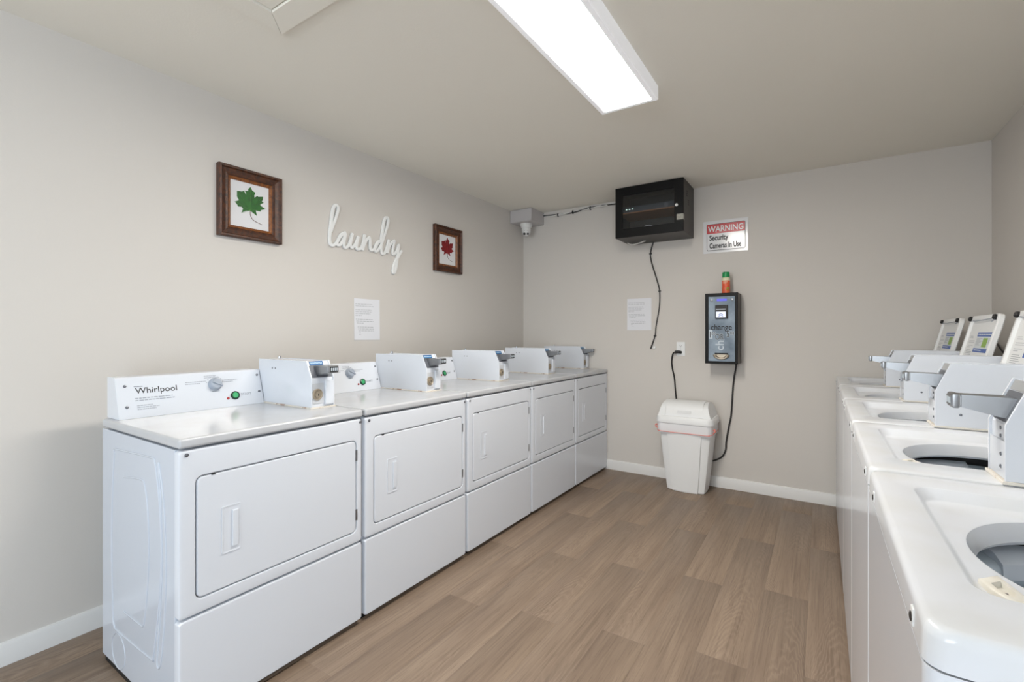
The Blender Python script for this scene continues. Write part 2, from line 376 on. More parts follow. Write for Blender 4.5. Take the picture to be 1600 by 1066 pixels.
# ================================================================ dryers along the left wall
FX = -1.635; D0 = .638; DW = .688
def screw(mb, c, axis, r=.0055, h=.0025):
    mb.lathe([(r, 0), (r, h*.6), (r*.6, h)], c, axis, 10)
def coin_box(parent, fx, y0, zb, sgn, dryer):
    """fx = world x of the front foot, sgn = direction in which the slide points (+1 dryers, -1 washers)"""
    s = sgn; y1 = y0+.114; zt = zb+.205; zs = zb+.116 if not dryer else zb+.130
    rear = fx-s*.415
    prof = [(fx, zb+.006), (fx, zs), (fx-s*.037, zt), (rear, zt), (rear, zb+.006)]
    mb = MB()
    mb.prism(prof, 'y', y0, y0+.006, .001)                                     # two side cheeks, front set back between them
    mb.prism(prof, 'y', y1-.006, y1, .001)
    i = .005
    mb.prism([(fx-s*i, zb+.006), (fx-s*i, zs-.002), (fx-s*(.037+i), zt-.003), (rear, zt-.003), (rear, zb+.006)], 'y', y0+.006, y1-.006, .001)
    box = add('coin_box', mb, 'enamel', parent)
    b = MB().box(min(fx+s*.004, rear), max(fx+s*.004, rear), y0-.004, y1+.004, zb, zb+.006, .001)
    add('base_flange', b, 'rust', box)
    # sloped plate with the slide
    d = Vector((-s*.037, 0, zt-zs)); L = d.length; d.normalize(); n = Vector((s*d.z, 0, abs(d.x))) ; n.normalize()
    side = d.cross(n).normalized()
    if side.y < 0: side = -side
    o = Vector((fx-s*i, y0+.006, zs-.002))
    def slab(name, m, a0, a1, b0, b1, t, base=0):
        """a = across (0..1 of inner width), b = along slope (0..1), t = height above the plate"""
        w = y1-y0-.012; P = []
        for tt in (base, base+t):
            P.append([o+Y*(w*a)+d*(L*bb)+n*tt for a, bb in ((a0, b0), (a1, b0), (a1, b1), (a0, b1))])
        return add(name, MB().loft(P, True, True), m, box, wn=False)
    slab('coin_plate', 'darksteel', .03, .97, .06, .74, .002)
    slab('label_plate', 'blue' if dryer else 'steelplate', .08, .72 if dryer else .95, .76, .985, .0022)
    if dryer:
        w_ = y1-y0-.012; mb = MB()
        for k in range(9):
            a = .13+.062*k; P = []
            for tt in (.0022, .0026): P.append([o+Y*(w_*q_)+d*(L*bb)+n*tt for q_, bb in ((a, .83), (a+.04, .83), (a+.04, .92), (a, .92))])
            mb.loft(P, True, True)
        tag(add('label_print', mb, 'paleblue', box, wn=False), kind='stuff')
    # slide: chrome tongue with a push head
    cy = y0+.060; zm = zs+.042
    x0 = fx-s*.012; x1 = fx+s*.058; x2 = fx+s*.072
    mb = MB()
    def sec(xx, hw, z0, z1): return [(xx, cy-hw, z0), (xx, cy+hw, z0), (xx, cy+hw, z1), (xx, cy-hw, z1)]
    mb.loft([sec(x0-s*.02, .030, zm-.034, zm+.010), sec(x0+s*.01, .028, zm-.030, zm+.011), sec(x1, .023, zm-.014, zm+.012), sec(x1+s*.002, .021, zm-.012, zm+.010)], True, True)
    bmesh.ops.bevel(mb.bm, geom=mb.bm.edges[:], offset=.003, segments=2, affect='EDGES', clamp_overlap=True)
    add('coin_slide', mb, 'slide', box)
    mb = MB().box(min(x1, x2), max(x1, x2), cy-.024, cy+.024, zm-.017, zm+.014, .004)
    hd = add('slide_head', mb, 'slide', box)
    mb = MB().rect((x2, cy-.020 if s > 0 else cy+.020, zm-.012), Y*s, Z, .040, .021, .0012)
    add('slide_badge', mb, 'ink' if dryer else 'steel', box, wn=False)
    for k in range(4): add('badge_digit', MB().rect((x2+s*.0012, cy-s*(.016-.009*k), zm-.008), Y*s, Z, .005, .013, .0005), 'changerlight', box, wn=False)
    # lower front: lock recess and service door
    if dryer:
        fxx = fx-s*i
        add('lock_plate', MB().box(min(fxx, fxx+s*.002), max(fxx, fxx+s*.002), y0+.009, y0+.062, zb+.020, zb+.108, .0008), 'lockplate', box)
        mb = MB(); ax = (Y, Z, X*s); c = (fxx+s*.002, y0+.030, zb+.060)
        mb.lathe([(.025, 0), (.025, .004), (.021, .006), (.019, .004), (.013, .004), (.013, .009), (.007, .010)], c, ax, 20)
        add('lock', mb, 'brass', box)
        add('keyhole', MB().box(min(c[0]+s*.0095, c[0]+s*.011), max(c[0]+s*.0095, c[0]+s*.011), c[1]-.002, c[1]+.002, c[2]-.005, c[2]+.005), 'black', box, wn=False)
        add('service_door', MB().box(min(fxx, fxx+s*.012), max(fxx, fxx+s*.012), y0+.066, y1-.007, zb+.014, zb+.118, .002), 'enamel', box)
    else:
        fxx = fx-s*i
        add('service_door', MB().box(min(fxx, fxx+s*.004), max(fxx, fxx+s*.004), y0+.008, y1-.008, zb+.008, zb+.083, .001), 'enamel', box)
        for zz in (zb+.03, zb+.055, zb+.092, zb+.108):
            mb = MB(); screw(mb, (fxx+s*.004, y0+.03, zz), (Y, Z, X*s), .004, .002); add('door_screw', mb, 'screw', box, wn=False)
    for xx in ((fx-s*.30, fx-s*.275) if dryer else (fx-s*.06,)):
        mb = MB(); screw(mb, (xx, y0, zb+.165 if dryer else zb+.045), (X, Z, -Y), .004, .0015); add('side_screw', mb, 'screw', box, wn=False)
    if dryer: add('top_stud', MB().lathe([(.006, 0), (.006, .012), (.004, .014)], (fx-s*.335, y0+.055, zt), 'z', 12), 'chrome', box)
    return box
def build_dryer():
    r = thing('dryer', (FX, D0, 0), 'white coin dryer nearest the camera, showing its embossed side panel', 'dryer', 'coin dryers along the left wall')
    f, y0, y1 = FX, D0, D0+DW; bk = f-.648
    cab = MB().box(bk, f-.026, y0, y1, .022, .877, .004)
    add('cabinet', cab, 'enamel_pressed', r)
    add('kick_plate', MB().box(bk+.02, f-.030, y0+.004, y1-.004, .002, .026), 'black', r, wn=False)
    for yy in (y0+.05, y1-.05):
        for xx in (bk+.06, f-.07): add('foot', MB().lathe([(.02, 0), (.02, .008), (.012, .017)], (xx, yy, 0), 'z', 12), 'rubber', r)
    # upper front panel with the door opening
    oy0, oy1, oz0, oz1 = y0+.049, y0+.658, .400, .786
    fp = MB(); A = lambda pts, xx: [(xx, p[0], p[1]) for p in pts]
    out = lambda i, rad: rr(y0+.001+i, y1-.001-i, .353+i, .875-i, rad, 6)
    hol = lambda i, rad: rr(oy0-i, oy1+i, oz0-i, oz1+i, rad, 6)
    fp.loft([A(out(0, .012), f-.028), A(out(0, .012), f-.009), A(out(.003, .012), f-.003), A(out(.009, .010), f),
             A(hol(.006, .026), f), A(hol(.002, .022), f-.002), A(hol(0, .02), f-.006), A(hol(0, .02), f-.020)])
    add('front_panel', fp, 'enamel', r)
    dr = MB(); dd = lambda i, rad: rr(oy0+.0025+i, oy1-.0025-i, oz0+.0025+i, oz1-.0025-i, rad, 6)
    dr.loft([A(dd(0, .018), f-.022), A(dd(0, .018), f-.005), A(dd(.002, .017), f-.0015), A(dd(.006, .015), f)], True, True)
    door = add('door', dr, 'enamel', r)
    # pull handle: raised frame, sunken dish, grip lip
    hy0, hy1, hz0, hz1 = y0+.124, y0+.184, .514, .668
    h = MB()
    h.loft([A(rr(hy0, hy1, hz0, hz1, .004, 3), f-.001), A(rr(hy0, hy1, hz0, hz1, .004, 3), f+.0022), A(rr(hy0+.004, hy1-.004, hz0+.004, hz1-.004, .003, 3), f+.0022),
            A(rr(hy0+.007, hy1-.007, hz0+.007, hz1-.007, .003, 3), f+.0004)], False, True)
    hd = add('handle', h, 'enamel', door)
    g = MB().box(f+.0004, f+.006, hy0+.032, hy1-.008, hz0+.016, hz1-.018, .0024)
    add('handle_grip', g, 'enamel', door)
    for zz in (.700, .450): add('hinge', MB().box(f-.004, f+.002, oy1-.006, oy1+.003, zz, zz+.045, .001), 'steel', door)
    add('latch', MB().box(f-.004, f+.0008, oy0+.045, oy0+.056, oz1-.0045, oz1-.0005), 'black', door, wn=False)
    lp = MB().loft([A(rr(y0+.001, y1-.001, .022, .348, .010, 6), f-.028), A(rr(y0+.001, y1-.001, .022, .348, .010, 6), f-.008),
                    A(rr(y0+.004, y1-.004, .024, .345, .010, 6), f-.002), A(rr(y0+.009, y1-.009, .028, .340, .009, 6), f)], True, True)
    add('lower_panel', lp, 'enamel', r)
    for yy in (y0+.022, y1-.012): 
        mb = MB(); screw(mb, (f, yy, .860), (Y, Z, X), .006, .003); add('screw', mb, 'screw', r, wn=False)
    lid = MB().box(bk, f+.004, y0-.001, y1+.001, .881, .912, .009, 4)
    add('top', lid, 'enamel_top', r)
    # sloped control console
    c0, c1 = y0+.020, y0+.566
    cp = [(f-.545, .912), (f-.592, 1.064), (f-.598, 1.068), (f-.668, 1.068), (f-.668, .912)]
    con = add('console', MB().prism(cp, 'y', c0, c1, .0015), 'enamel', r)
    u = Y; v = Vector((-.047, 0, .152)).normalized(); n = u.cross(v)
    P = lambda yy, zz: Vector((f-.545-.047*(zz-.912)/.152, yy, zz))+n*.0004
    for yy, zz in ((c0+.028, 1.034), (c0+.028, .956), (c1-.014, 1.042), (c1-.016, .967)):
        mb = MB(); screw(mb, P(yy, zz), (u, v, n), .0055, .0025); add('screw', mb, 'screw', con, wn=False)
    text('lettering', 'Whirlpool', .034, P(y0+.079, 1.003), u, v, 'ink', con)
    mb = print_lines(P(y0+.076, 1.028), u, v, [1], .028, .01, .004, 3)
    print_lines(P(y0+.076, .984), u, v, [.95, 1], .132, .0085, .0032, 4, mb)
    print_lines(P(y0+.080, .957), u, v, [.7, 1, .85], .072, .0075, .0026, 5, mb)
    print_lines(P(y0+.325, 1.050), u, v, [.8, 1], .060, .008, .0026, 6, mb)
    print_lines(P(y0+.252, 1.029), u, v, [1, .7], .078, .008, .0026, 7, mb)
    print_lines(P(y0+.396, 1.028), u, v, [1, .7], .064, .008, .0026, 8, mb)
    print_lines(P(y0+.350, .984), u, v, [1], .030, .008, .0026, 9, mb)
    for k in range(7):
        t = math.radians(15+25*k); mb.rect(P(y0+.364, 1.014)+u*(.034*math.cos(t))+v*(.034*math.sin(t)), u, v, .003, .003)
    tag(add('printed_scale', mb, 'greyink', con, wn=False), kind='stuff')
    kc = P(y0+.364, 1.014)
    kn = MB().lathe([(.027, 0), (.027, .006), (.024, .011), (.0225, .020), (.019, .023)], kc, (u, v, n), 28)
    k1 = add('dial', kn, 'knob', con)
    a = (u*.86+v*-.5).normalized(); b2 = n.cross(a)
    rg = MB(); o = kc+n*.019
    rg.loft([[o-a*.020-b2*.007+n*0, o+a*.026-b2*.004, o+a*.026+b2*.004, o-a*.020+b2*.007], [o-a*.018-b2*.004+n*.010, o+a*.024-b2*.002+n*.009, o+a*.024+b2*.002+n*.009, o-a*.018+b2*.004+n*.010]], True, True)
    add('dial_grip', rg, 'knob', con, wn=False)
    bc = P(y0+.441, .959)
    add('button_ring', MB().lathe([(.0185, 0), (.0185, .005), (.0135, .007), (.0135, .003)], bc, (u, v, n), 24), 'greenring', con)
    add('start_button', MB().lathe([(.013, .001), (.013, .006), (.010, .008)], bc, (u, v, n), 24), 'green', con)
    text('lettering', 'START', .016, P(y0+.467, .956), u, v, 'greyink', con)
    add('indicator_lamp', MB().lathe([(.0055, 0), (.0055, .003), (.003, .005)], P(y0+.410, .949), (u, v, n), 12), 'red', con)
    coin_box(r, f-.183, y0+.569, .912, 1, True)
    return r
dryer = build_dryer()
dl_lab = ['white coin dryer nearest the camera, showing its embossed side panel',
          'white coin dryer second from the camera, in the row on the left',
          'white coin dryer in the middle of the row of five on the left',
          'white coin dryer fourth from the camera, in the row on the left',
          'white coin dryer farthest back, its side against the back wall']
for i, (ys, wd) in enumerate(((D0, .690), (1.339, .690), (2.039, .688), (2.735, .674), (3.417, .660))):
    d = dryer if i == 0 else copy_tree(dryer)
    d.location = (FX, ys, 0); d.scale = (1, wd/.6905, 1); d['label'] = dl_lab[i]
# pressed lines on the end panel of the first dryer
f_, h_, a_ = 734.5, 1.235, .5815
def onY(px, py, yy):
    u = (px-800)/f_; w = -(py-521.7)/f_; rx = -math.sin(a_)+u*math.cos(a_); ry = math.cos(a_)+u*math.sin(a_); t = yy/ry
    return Vector((rx*t, yy, h_+w*t))
def onX(px, py, xx):
    u = (px-800)/f_; w = -(py-521.7)/f_; rx = -math.sin(a_)+u*math.cos(a_); ry = math.cos(a_)+u*math.sin(a_); t = xx/rx
    return Vector((xx, ry*t, h_+w*t))
side = MB()
for pl in ([(110, 264), (150, 268), (180, 276), (192, 300), (203, 400), (207, 560), (200, 720), (190, 820), (184, 846), (172, 840), (110, 790)],
           [(72, 165), (72, 155), (90, 158), (215, 188), (230, 205), (240, 280), (252, 420), (256, 560), (250, 720), (237, 860), (224, 965), (212, 972), (85, 865), (72, 845), (66, 780), (62, 500), (66, 300), (72, 165)],
           [(246, 207), (262, 330), (271, 480), (274, 640), (266, 850), (252, 1000), (238, 992), (248, 850), (258, 640), (257, 480), (252, 330), (243, 207)]):
    side.tube([onY(150+p/2.5, 640+q/2.5, D0) for p, q in pl], .0032, 8, 3)
c = onY(150+88/2.5, 640+945/2.5, D0)
side.tube([c+Vector((.062*math.cos(2*math.pi*k/24), 0, .062*math.sin(2*math.pi*k/24))) for k in range(25)], .002, 6, 0)
pe = add('pressed_lines', side, 'enamel_pressed', dryer, wn=False, angle=80)

# ================================================================ washers along the right wall
WX = .088; W0 = .632; WW = .677
def sdf_hit(cx, cy, th, rect, rad):
    x0, x1, y0, y1 = rect; mx, my, hx, hy = (x0+x1)/2, (y0+y1)/2, (x1-x0)/2-rad, (y1-y0)/2-rad
    lo, hi = 0, 2.0; c, s = math.cos(th), math.sin(th)
    for _ in range(40):
        t = (lo+hi)/2; px, py = abs(cx+c*t-mx)-hx, abs(cy+s*t-my)-hy
        d = math.hypot(max(px, 0), max(py, 0))+min(max(px, py), 0)-rad
        if d < 0: lo = t
        else: hi = t
    return cx+c*lo, cy+s*lo
def build_washer():
    r = thing('washing_machine', (WX, W0, 0), 'white top-load washer', 'washer', 'coin washers along the right wall')
    f, y0, y1 = WX, W0, W0+WW; bk = f+.66
    # cabinet: rounded front corners, open top
    mb = MB(); R = lambda i, z: [(px, py, z) for px, py in rr(f+i, bk-i, y0+i, y1-i, .016, 5)]
    mb.loft([R(.004, .014), R(0, .018), R(0, .888), R(.0, .893), R(.02, .893)], True, False)
    add('cabinet', mb, 'enamel', r)
    for yy in (y0+.06, y1-.06):
        for xx in (f+.06, bk-.06): add('foot', MB().lathe([(.02, 0), (.02, .008), (.012, .016)], (xx, yy, 0), 'z', 12), 'rubber', r)
    # front panel edge folds
    for yy in (y0+.075, y1-.13):
        clip = add('screw_clip', MB().box(f-.001, f+.004, yy-.007, yy+.007, .900, .920, .0006), 'plastic', r)
        mb = MB(); screw(mb, (f-.001, yy, .909), (Y, Z, -X), .0055, .0018); add('screw', mb, 'darkscrew', clip, wn=False)
    # top with recess and loading hole
    cx, cy = f+.290, y0+.338; rx, ry = .190, .208
    outer = (f, bk, y0, y1); rec = (f+.062, f+.505, y0+.118, y0+.578)
    ang = {round(2*math.pi*k/96, 5) for k in range(96)}
    for rect, rad in ((outer, .024), (rec, .03)):
        for px, py in rr(*rect, rad, 6): ang.add(round(math.atan2(py-cy, px-cx) % (2*math.pi), 5))
    ang = sorted(ang); ins = lambda q, i: (q[0]+i, q[1]-i, q[2]+i, q[3]-i)
    Lr = lambda q, i, rad, z: [(*sdf_hit(cx, cy, t, ins(q, i), rad), z) for t in ang]
    Lh = lambda k, z: [(cx+(rx+k)*math.cos(t), cy+(ry+k)*math.sin(t), z) for t in ang]
    mb = MB()
    mb.loft([Lr(outer, .0, .022, .895), Lr(outer, .001, .022, .924), Lr(outer, .0025, .022, .931), Lr(outer, .006, .022, .9348), Lr(outer, .011, .024, .936), Lr(outer, .03, .03, .9363),
             Lr(rec, -.003, .034, .936), Lr(rec, .001, .03, .9345), Lr(rec, .012, .026, .918), Lr(rec, .018, .022, .915),
             Lh(.008, .914), Lh(.001, .911), Lh(-.003, .903), Lh(-.010, .882), Lh(-.006, .876)])
    add('top', mb, 'washer_top', r, wn=False, angle=40)
    # tub and agitator under the hole
    mb = MB().lathe([(.236, .80), (.236, .60), (.22, .52), (.06, .50)], (cx, cy, 0), 'z', 40, False, True)
    tub = add('tub', mb, 'tub', r, wn=False)
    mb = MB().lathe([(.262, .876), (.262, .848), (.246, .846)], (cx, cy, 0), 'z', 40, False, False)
    add('tub_gap_shade', mb, 'tubdark', tub, wn=False)  # dark band painted in for the shade of the gap under the top
    mb = MB().lathe([(.248, .848), (.214, .838), (.206, .828), (.206, .805), (.236, .800)], (cx, cy, 0), 'z', 40, False, False)
    ring = add('balance_ring', mb, 'tub', tub, wn=False, angle=50)
    for k in range(8):
        mb = MB(); pp = []
        for j in range(6):
            t = 2*math.pi*(k+.12+.66*j/5)/8; pp.append((math.cos(t), math.sin(t)))
        prof = [(.244, .846), (.240, .858), (.218, .852), (.204, .838), (.202, .812), (.210, .810)]
        mb.loft([[(cx+c_*a, cy+s_*a, b) for a, b in prof] for c_, s_ in pp], True, True)
        add('ring_segment', mb, 'agitator', tub, wn=False, angle=40)
    mb = MB().lathe([(.20, .515), (.185, .545), (.13, .575), (.085, .62), (.066, .70), (.058, .80), (.052, .80), (.03, .812)], (cx, cy, 0), 'z', 32, True, True)
    ag = add('agitator', mb, 'agitator', r, wn=False, angle=50)
    for k in range(4):
        t = math.pi/4+k*math.pi/2+.3; d = Vector((math.cos(t), math.sin(t), 0)); b = Vector((-d.y, d.x, 0))
        mb = MB(); c = Vector((cx, cy, 0))
        mb.loft([[c+d*.055+b*s_*.011+Z*.79, c+d*.10+b*s_*.016+Z*.72, c+d*.165+b*s_*.02+Z*.60, c+d*.185+b*s_*.02+Z*.53, c+d*.05+b*s_*.012+Z*.53] for s_ in (-1, 1)], True, True)
        add('vane', mb, 'agitator', ag, wn=False)
    # lid-switch striker plate in the recess front corner
    mb = MB(); q = [(f+.076, y0+.205), (f+.104, y0+.235), (f+.121, y0+.165), (f+.112, y0+.137), (f+.097, y0+.142), (f+.082, y0+.172)]
    sc = lambda k: [((p-.1-f)*k+f+.1, (t-.18-y0)*k+y0+.18) for p, t in q]
    mb.loft([[(*p, .912) for p in sc(.82)], [(*p, .9205) for p in sc(.82)], [(*p, .9225) for p in sc(.72)], [(*p, .9225) for p in sc(.42)], [(*p, .9165) for p in sc(.34)]], False, True)
    st = add('striker_plate', mb, 'plastic_old', r, wn=False, angle=50)
    add('striker_slot', MB().box(f+.091, f+.103, y0+.172, y0+.180, .916, .918, .0005), 'darkscrew', st, wn=False)
    # rear control console behind the lid
    cp = [(f+.585, .936), (f+.60, 1.05), (f+.655, 1.05), (f+.655, .936)]
    add('console', MB().prism(cp, 'y', y0+.118, y1-.012, .002), 'enamel', r)
    # open lid, leaning back: local axes u (towards the camera, -Y), v (up the lid), n (outward, towards the room)
    hx, hz, tx, tz = f+.468, .945, f+.562, 1.325
    v = Vector((tx-hx, 0, tz-hz)); LL = v.length; v.normalize(); u = -Y; n = u.cross(v); LW = .470; o = Vector((hx, y0+.650, hz))
    P = lambda a, b, t=0: o+u*a+v*b+n*t
    mb = MB(); A = lambda i, rad, t: [P(p, q_, t) for p, q_ in rr(i, LW-i, i, LL-i, rad, 5)]
    mb.loft([A(.004, .03, -.022), A(0, .03, -.018), A(0, .03, -.003), A(.004, .028, 0), A(.022, .018, 0), A(.028, .014, -.010)], True, True)
    lid = add('lid', mb, 'plastic', r, wn=False, angle=40)
    for a in (.022, LW-.045):
        bp = MB().lathe([(.0125, 0), (.0125, .009), (.009, .014)], P(a, LL-.016, -.002), (u, v, n), 14)
        add('bumper', bp, 'rubber', lid)
    mb = MB().tube([P(.05, LL-.024, .002), P(.12, LL-.030, .004), P(.26, LL-.026, .004), P(.40, LL-.022, .004), P(.43, LL-.028, .004), P(.40, LL-.036, .004)], .002, 6, 3)
    add('lid_seal', mb, 'knob', lid, wn=False)
    t0 = -.0098; zz = lambda z: (z-hz)/(tz-hz)*LL
    mb = MB(); a0, a1 = .39*LW, .90*LW
    mb.rect(P(a0, zz(1.158), t0), u, v, a1-a0, zz(1.243)-zz(1.158)); add('label_sheet', mb, 'lidpale', lid, wn=False)
    for z0_, z1_ in ((1.224, 1.243), (1.150, 1.168)):
        add('label_band', MB().rect(P(a0, zz(z0_), t0+.0005), u, v, a1-a0, zz(z1_)-zz(z0_)), 'lidblue', lid, wn=False)
    add('label_panel', MB().rect(P(.64*LW, zz(1.174), t0+.0005), u, v, .15*LW, zz(1.217)-zz(1.174)), 'lidgreen', lid, wn=False)
    mb = print_lines(P(.13*LW, zz(1.224), t0), u, v, [.5, .6, .0, 1, 1, .0, .9, .5, .0, .8, 1, .9, 1, .7, .9, 1, .8], .100, .0078, .0022, 11)
    print_lines(P(.42*LW, zz(1.213), t0+.0005), u, v, [1, .7, 1, .9, .6, .8], .085, .0062, .0026, 12, mb)
    print_lines(P(.82*LW, zz(1.213), t0+.0005), u, v, [1, .7, 1, .9], .03, .0062, .0026, 13, mb)
    tag(add('printed_text', mb, 'textgrey', lid, wn=False), kind='stuff')
    mb = print_lines(P(.42*LW, zz(1.231), t0+.001), u, v, [1], .22, .006, .005, 14)
    print_lines(P(.43*LW, zz(1.157), t0+.001), u, v, [.5], .24, .006, .005, 15, mb)
    tag(add('band_print', mb, 'lidpale', lid, wn=False), kind='stuff')
    coin_box(r, f+.217, y0+.001, .936, -1, False)
    return r
washer = build_washer()
wl = ['white top-load washer nearest the camera, its drum opening in the lower right corner',
      'white top-load washer second from the camera, with a dark open drum',
      'white top-load washer in the middle of the row on the right',
      'white top-load washer fourth from the camera, its open lid fully in view',
      'white top-load washer farthest from the camera, beside the back wall']
for i, ys in enumerate((.632, 1.315, 1.998, 2.681, 3.364)):
    w = washer if i == 0 else copy_tree(washer)
    w.location = (WX, ys, 0); w['label'] = wl[i]

# ================================================================ ceiling: lamp, hatch
lx0, lx1, ly0, ly1, lz = -.952, -.662, 1.08, 2.302, 2.372
r = thing('ceiling_light', ((lx0+lx1)/2, (ly0+ly1)/2, H), 'long white fluorescent ceiling light, switched on', 'light')
mb = MB(); A = lambda i, z: [(lx0+i, ly0+i, z), (lx1-i, ly0+i, z), (lx1-i, ly1-i, z), (lx0+i, ly1-i, z)]
mb.loft([A(0, H), A(0, lz+.004), A(.004, lz), A(.024, lz), A(.026, lz+.006)], True, False)
add('housing', mb, 'lampwhite', r, wn=False)
add('diffuser', MB().box(lx0+.025, lx1-.025, ly0+.025, ly1-.025, lz+.003, lz+.012), 'diffuser', r, wn=False)
hx0, hx1, hy0, hy1 = -1.795, -1.10, .36, 1.06
r = thing('ceiling_hatch', ((hx0+hx1)/2, (hy0+hy1)/2, H), 'painted attic hatch with flat trim boards, cut off at the top left', 'hatch')
tw = .092
for q in ([(hx0, hy0), (hx1, hy0), (hx1-tw, hy0+tw), (hx0+tw, hy0+tw)], [(hx1, hy0), (hx1, hy1), (hx1-tw, hy1-tw), (hx1-tw, hy0+tw)],
          [(hx1, hy1), (hx0, hy1), (hx0+tw, hy1-tw), (hx1-tw, hy1-tw)], [(hx0, hy1), (hx0, hy0), (hx0+tw, hy0+tw), (hx0+tw, hy1-tw)]):
    c = Vector((sum(p[0] for p in q)/4, sum(p[1] for p in q)/4)); q = [(c.x+(p[0]-c.x)*.998, c.y+(p[1]-c.y)*.998) for p in q]
    add('trim_board', MB().prism(q, 'z', H-.014, H, .001), 'ceiling', r)
add('hatch_panel', MB().box(hx0+tw+.006, hx1-tw-.006, hy0+tw+.006, hy1-tw-.006, H-.006, H), 'ceiling', r, wn=False)

# ================================================================ left wall: framed leaves, word sign, notice
FY0, FY1, FZ0, FZ1 = 1.160, 1.490, 1.733, 2.098
def picture():
    r = thing('picture_frame', (XL, (FY0+FY1)/2, FZ0), 'dark wood picture frame holding a green maple leaf', 'picture', 'framed maple leaves on the left wall')
    def ring(name, steps, m):
        """mitred frame of four mouldings from (inset, depth) profile"""
        cs = []
        for i, d in steps: cs.append([(XL+d, FY0+i, FZ0+i), (XL+d, FY1-i, FZ0+i), (XL+d, FY1-i, FZ1-i), (XL+d, FY0+i, FZ1-i)])
        for k in range(4):
            mb = MB(); mb.loft([[c[k] for c in cs], [c[(k+1) % 4] for c in cs]], True, True)
            add(name, mb, m, r, wn=False, angle=20)
    ring('moulding', [(0, .001), (0, .030), (.004, .033), (.012, .033), (.018, .024), (.036, .019), (.046, .021), (.050, .017), (.050, .001)], 'frame')
    ring('inner_lip', [(.0502, .004), (.0502, .017), (.054, .0185), (.060, .014), (.064, .009), (.064, .004)], 'lip')
    add('mount', MB().box(XL+.002, XL+.005, FY0+.052, FY1-.052, FZ0+.052, FZ1-.052), 'mount', r, wn=False)
    pts = [(408, 335), (428, 380), (466, 405), (452, 440), (455, 465), (490, 445), (500, 455), (560, 455), (558, 490), (545, 515), (570, 528), (525, 550), (530, 565), (590, 607), (530, 620), (532, 637), (470, 625), (485, 690), (440, 655), (410, 632), (395, 625), (350, 628), (310, 640), (295, 655), (315, 600), (295, 578), (255, 575), (240, 545), (212, 512), (265, 497), (240, 450), (240, 380), (300, 390), (325, 380), (355, 440), (350, 400), (335, 380), (378, 385), (380, 355)]
    W = [onX(340+p/7.895, 250+q/7.895, XL+.006) for p, q in pts]
    mb = MB(); b = mb.bm
    lo = [b.verts.new((XL+.0051, p.y, p.z)) for p in W]; hi = [b.verts.new((XL+.0066, p.y, p.z)) for p in W]
    k = len(W)
    for tri in tessellate_polygon([[Vector((p.y*1000, p.z*1000, 0)) for p in W]]):
        b.faces.new([hi[t_] for t_ in tri]); b.faces.new([lo[t_] for t_ in tri[::-1]])
    for i in range(k): b.faces.new((lo[i], lo[(i+1) % k], hi[(i+1) % k], hi[i]))
    leaf = add('leaf', mb, 'leafgreen', r, wn=False, flat=True)
    q = lambda p, t: onX(340+p/7.895, 250+t/7.895, XL+.0068)
    mb = MB()
    for a in ((408, 345), (552, 462), (575, 605), (250, 388), (222, 512), (303, 648), (478, 680)): mb.tube([q(402, 622), q(*a)], .0007, 5, 0)
    add('vein', mb, 'vein', leaf, wn=False)
    add('stalk', MB().tube([q(403, 628), q(408, 690), (q(448, 748)), q(548, 800)], .0013, 6, 4), 'stem', leaf, wn=False)
    return r
pf = picture()
p2 = copy_tree(pf); p2.location.y += 2.906-(FY0+FY1)/2; p2['label'] = 'dark wood picture frame holding a red maple leaf'
for o in list(p2.children):
    if o.name.startswith('leaf'):
        o.data = o.data.copy(); o.data.materials[0] = M['leafred']
        for c in o.children:
            if c.name.startswith('vein'): c.data = c.data.copy(); c.data.materials[0] = M['veinred']
# the word on the wall
def wp(p, q): return onX(500+p/7.614, 300+q/7.614, XL+.011)
mb = MB()
for st in ([(128, 470), (150, 400), (176, 335), (205, 240), (213, 190), (190, 156), (158, 190), (140, 290), (124, 420), (112, 540), (120, 612), (150, 634), (185, 612), (212, 575), (245, 512), (300, 482)],
           [(300, 482), (258, 505), (208, 580), (195, 622), (232, 630), (272, 570), (300, 488), (286, 570), (280, 635), (305, 662), (342, 628), (365, 560), (384, 494)],
           [(384, 494), (366, 570), (358, 630), (378, 660), (412, 632), (436, 580), (452, 530), (434, 610), (430, 660), (456, 682), (492, 655), (515, 590), (530, 508)],
           [(530, 508), (515, 600), (502, 694), (518, 640), (552, 570), (582, 542), (592, 580), (594, 650), (608, 692), (640, 682), (668, 640), (690, 600), (725, 586)],
           [(725, 586), (690, 592), (656, 640), (648, 690), (672, 706), (708, 660), (738, 590), (775, 480), (804, 380), (808, 326), (788, 304), (764, 336), (746, 440), (728, 580), (724, 690), (744, 736), (776, 712), (800, 640), (816, 570)],
           [(816, 570), (806, 640), (796, 726), (812, 670), (846, 604), (884, 578)],
           [(884, 578), (868, 650), (862, 720), (878, 742), (908, 700), (934, 628), (924, 720), (914, 810), (900, 910), (880, 964), (866, 950), (880, 870), (916, 790), (968, 700)]):
    mb.tube([wp(*p) for p in st], .0102, 12, 5, ell=((1, 0, 0), .0085))
tag(add('word_sign', mb, 'signwhite', loc=(XL, 2.1, 1.66), wn=False, angle=25), 'white cursive cut-out word laundry on the left wall', 'sign')
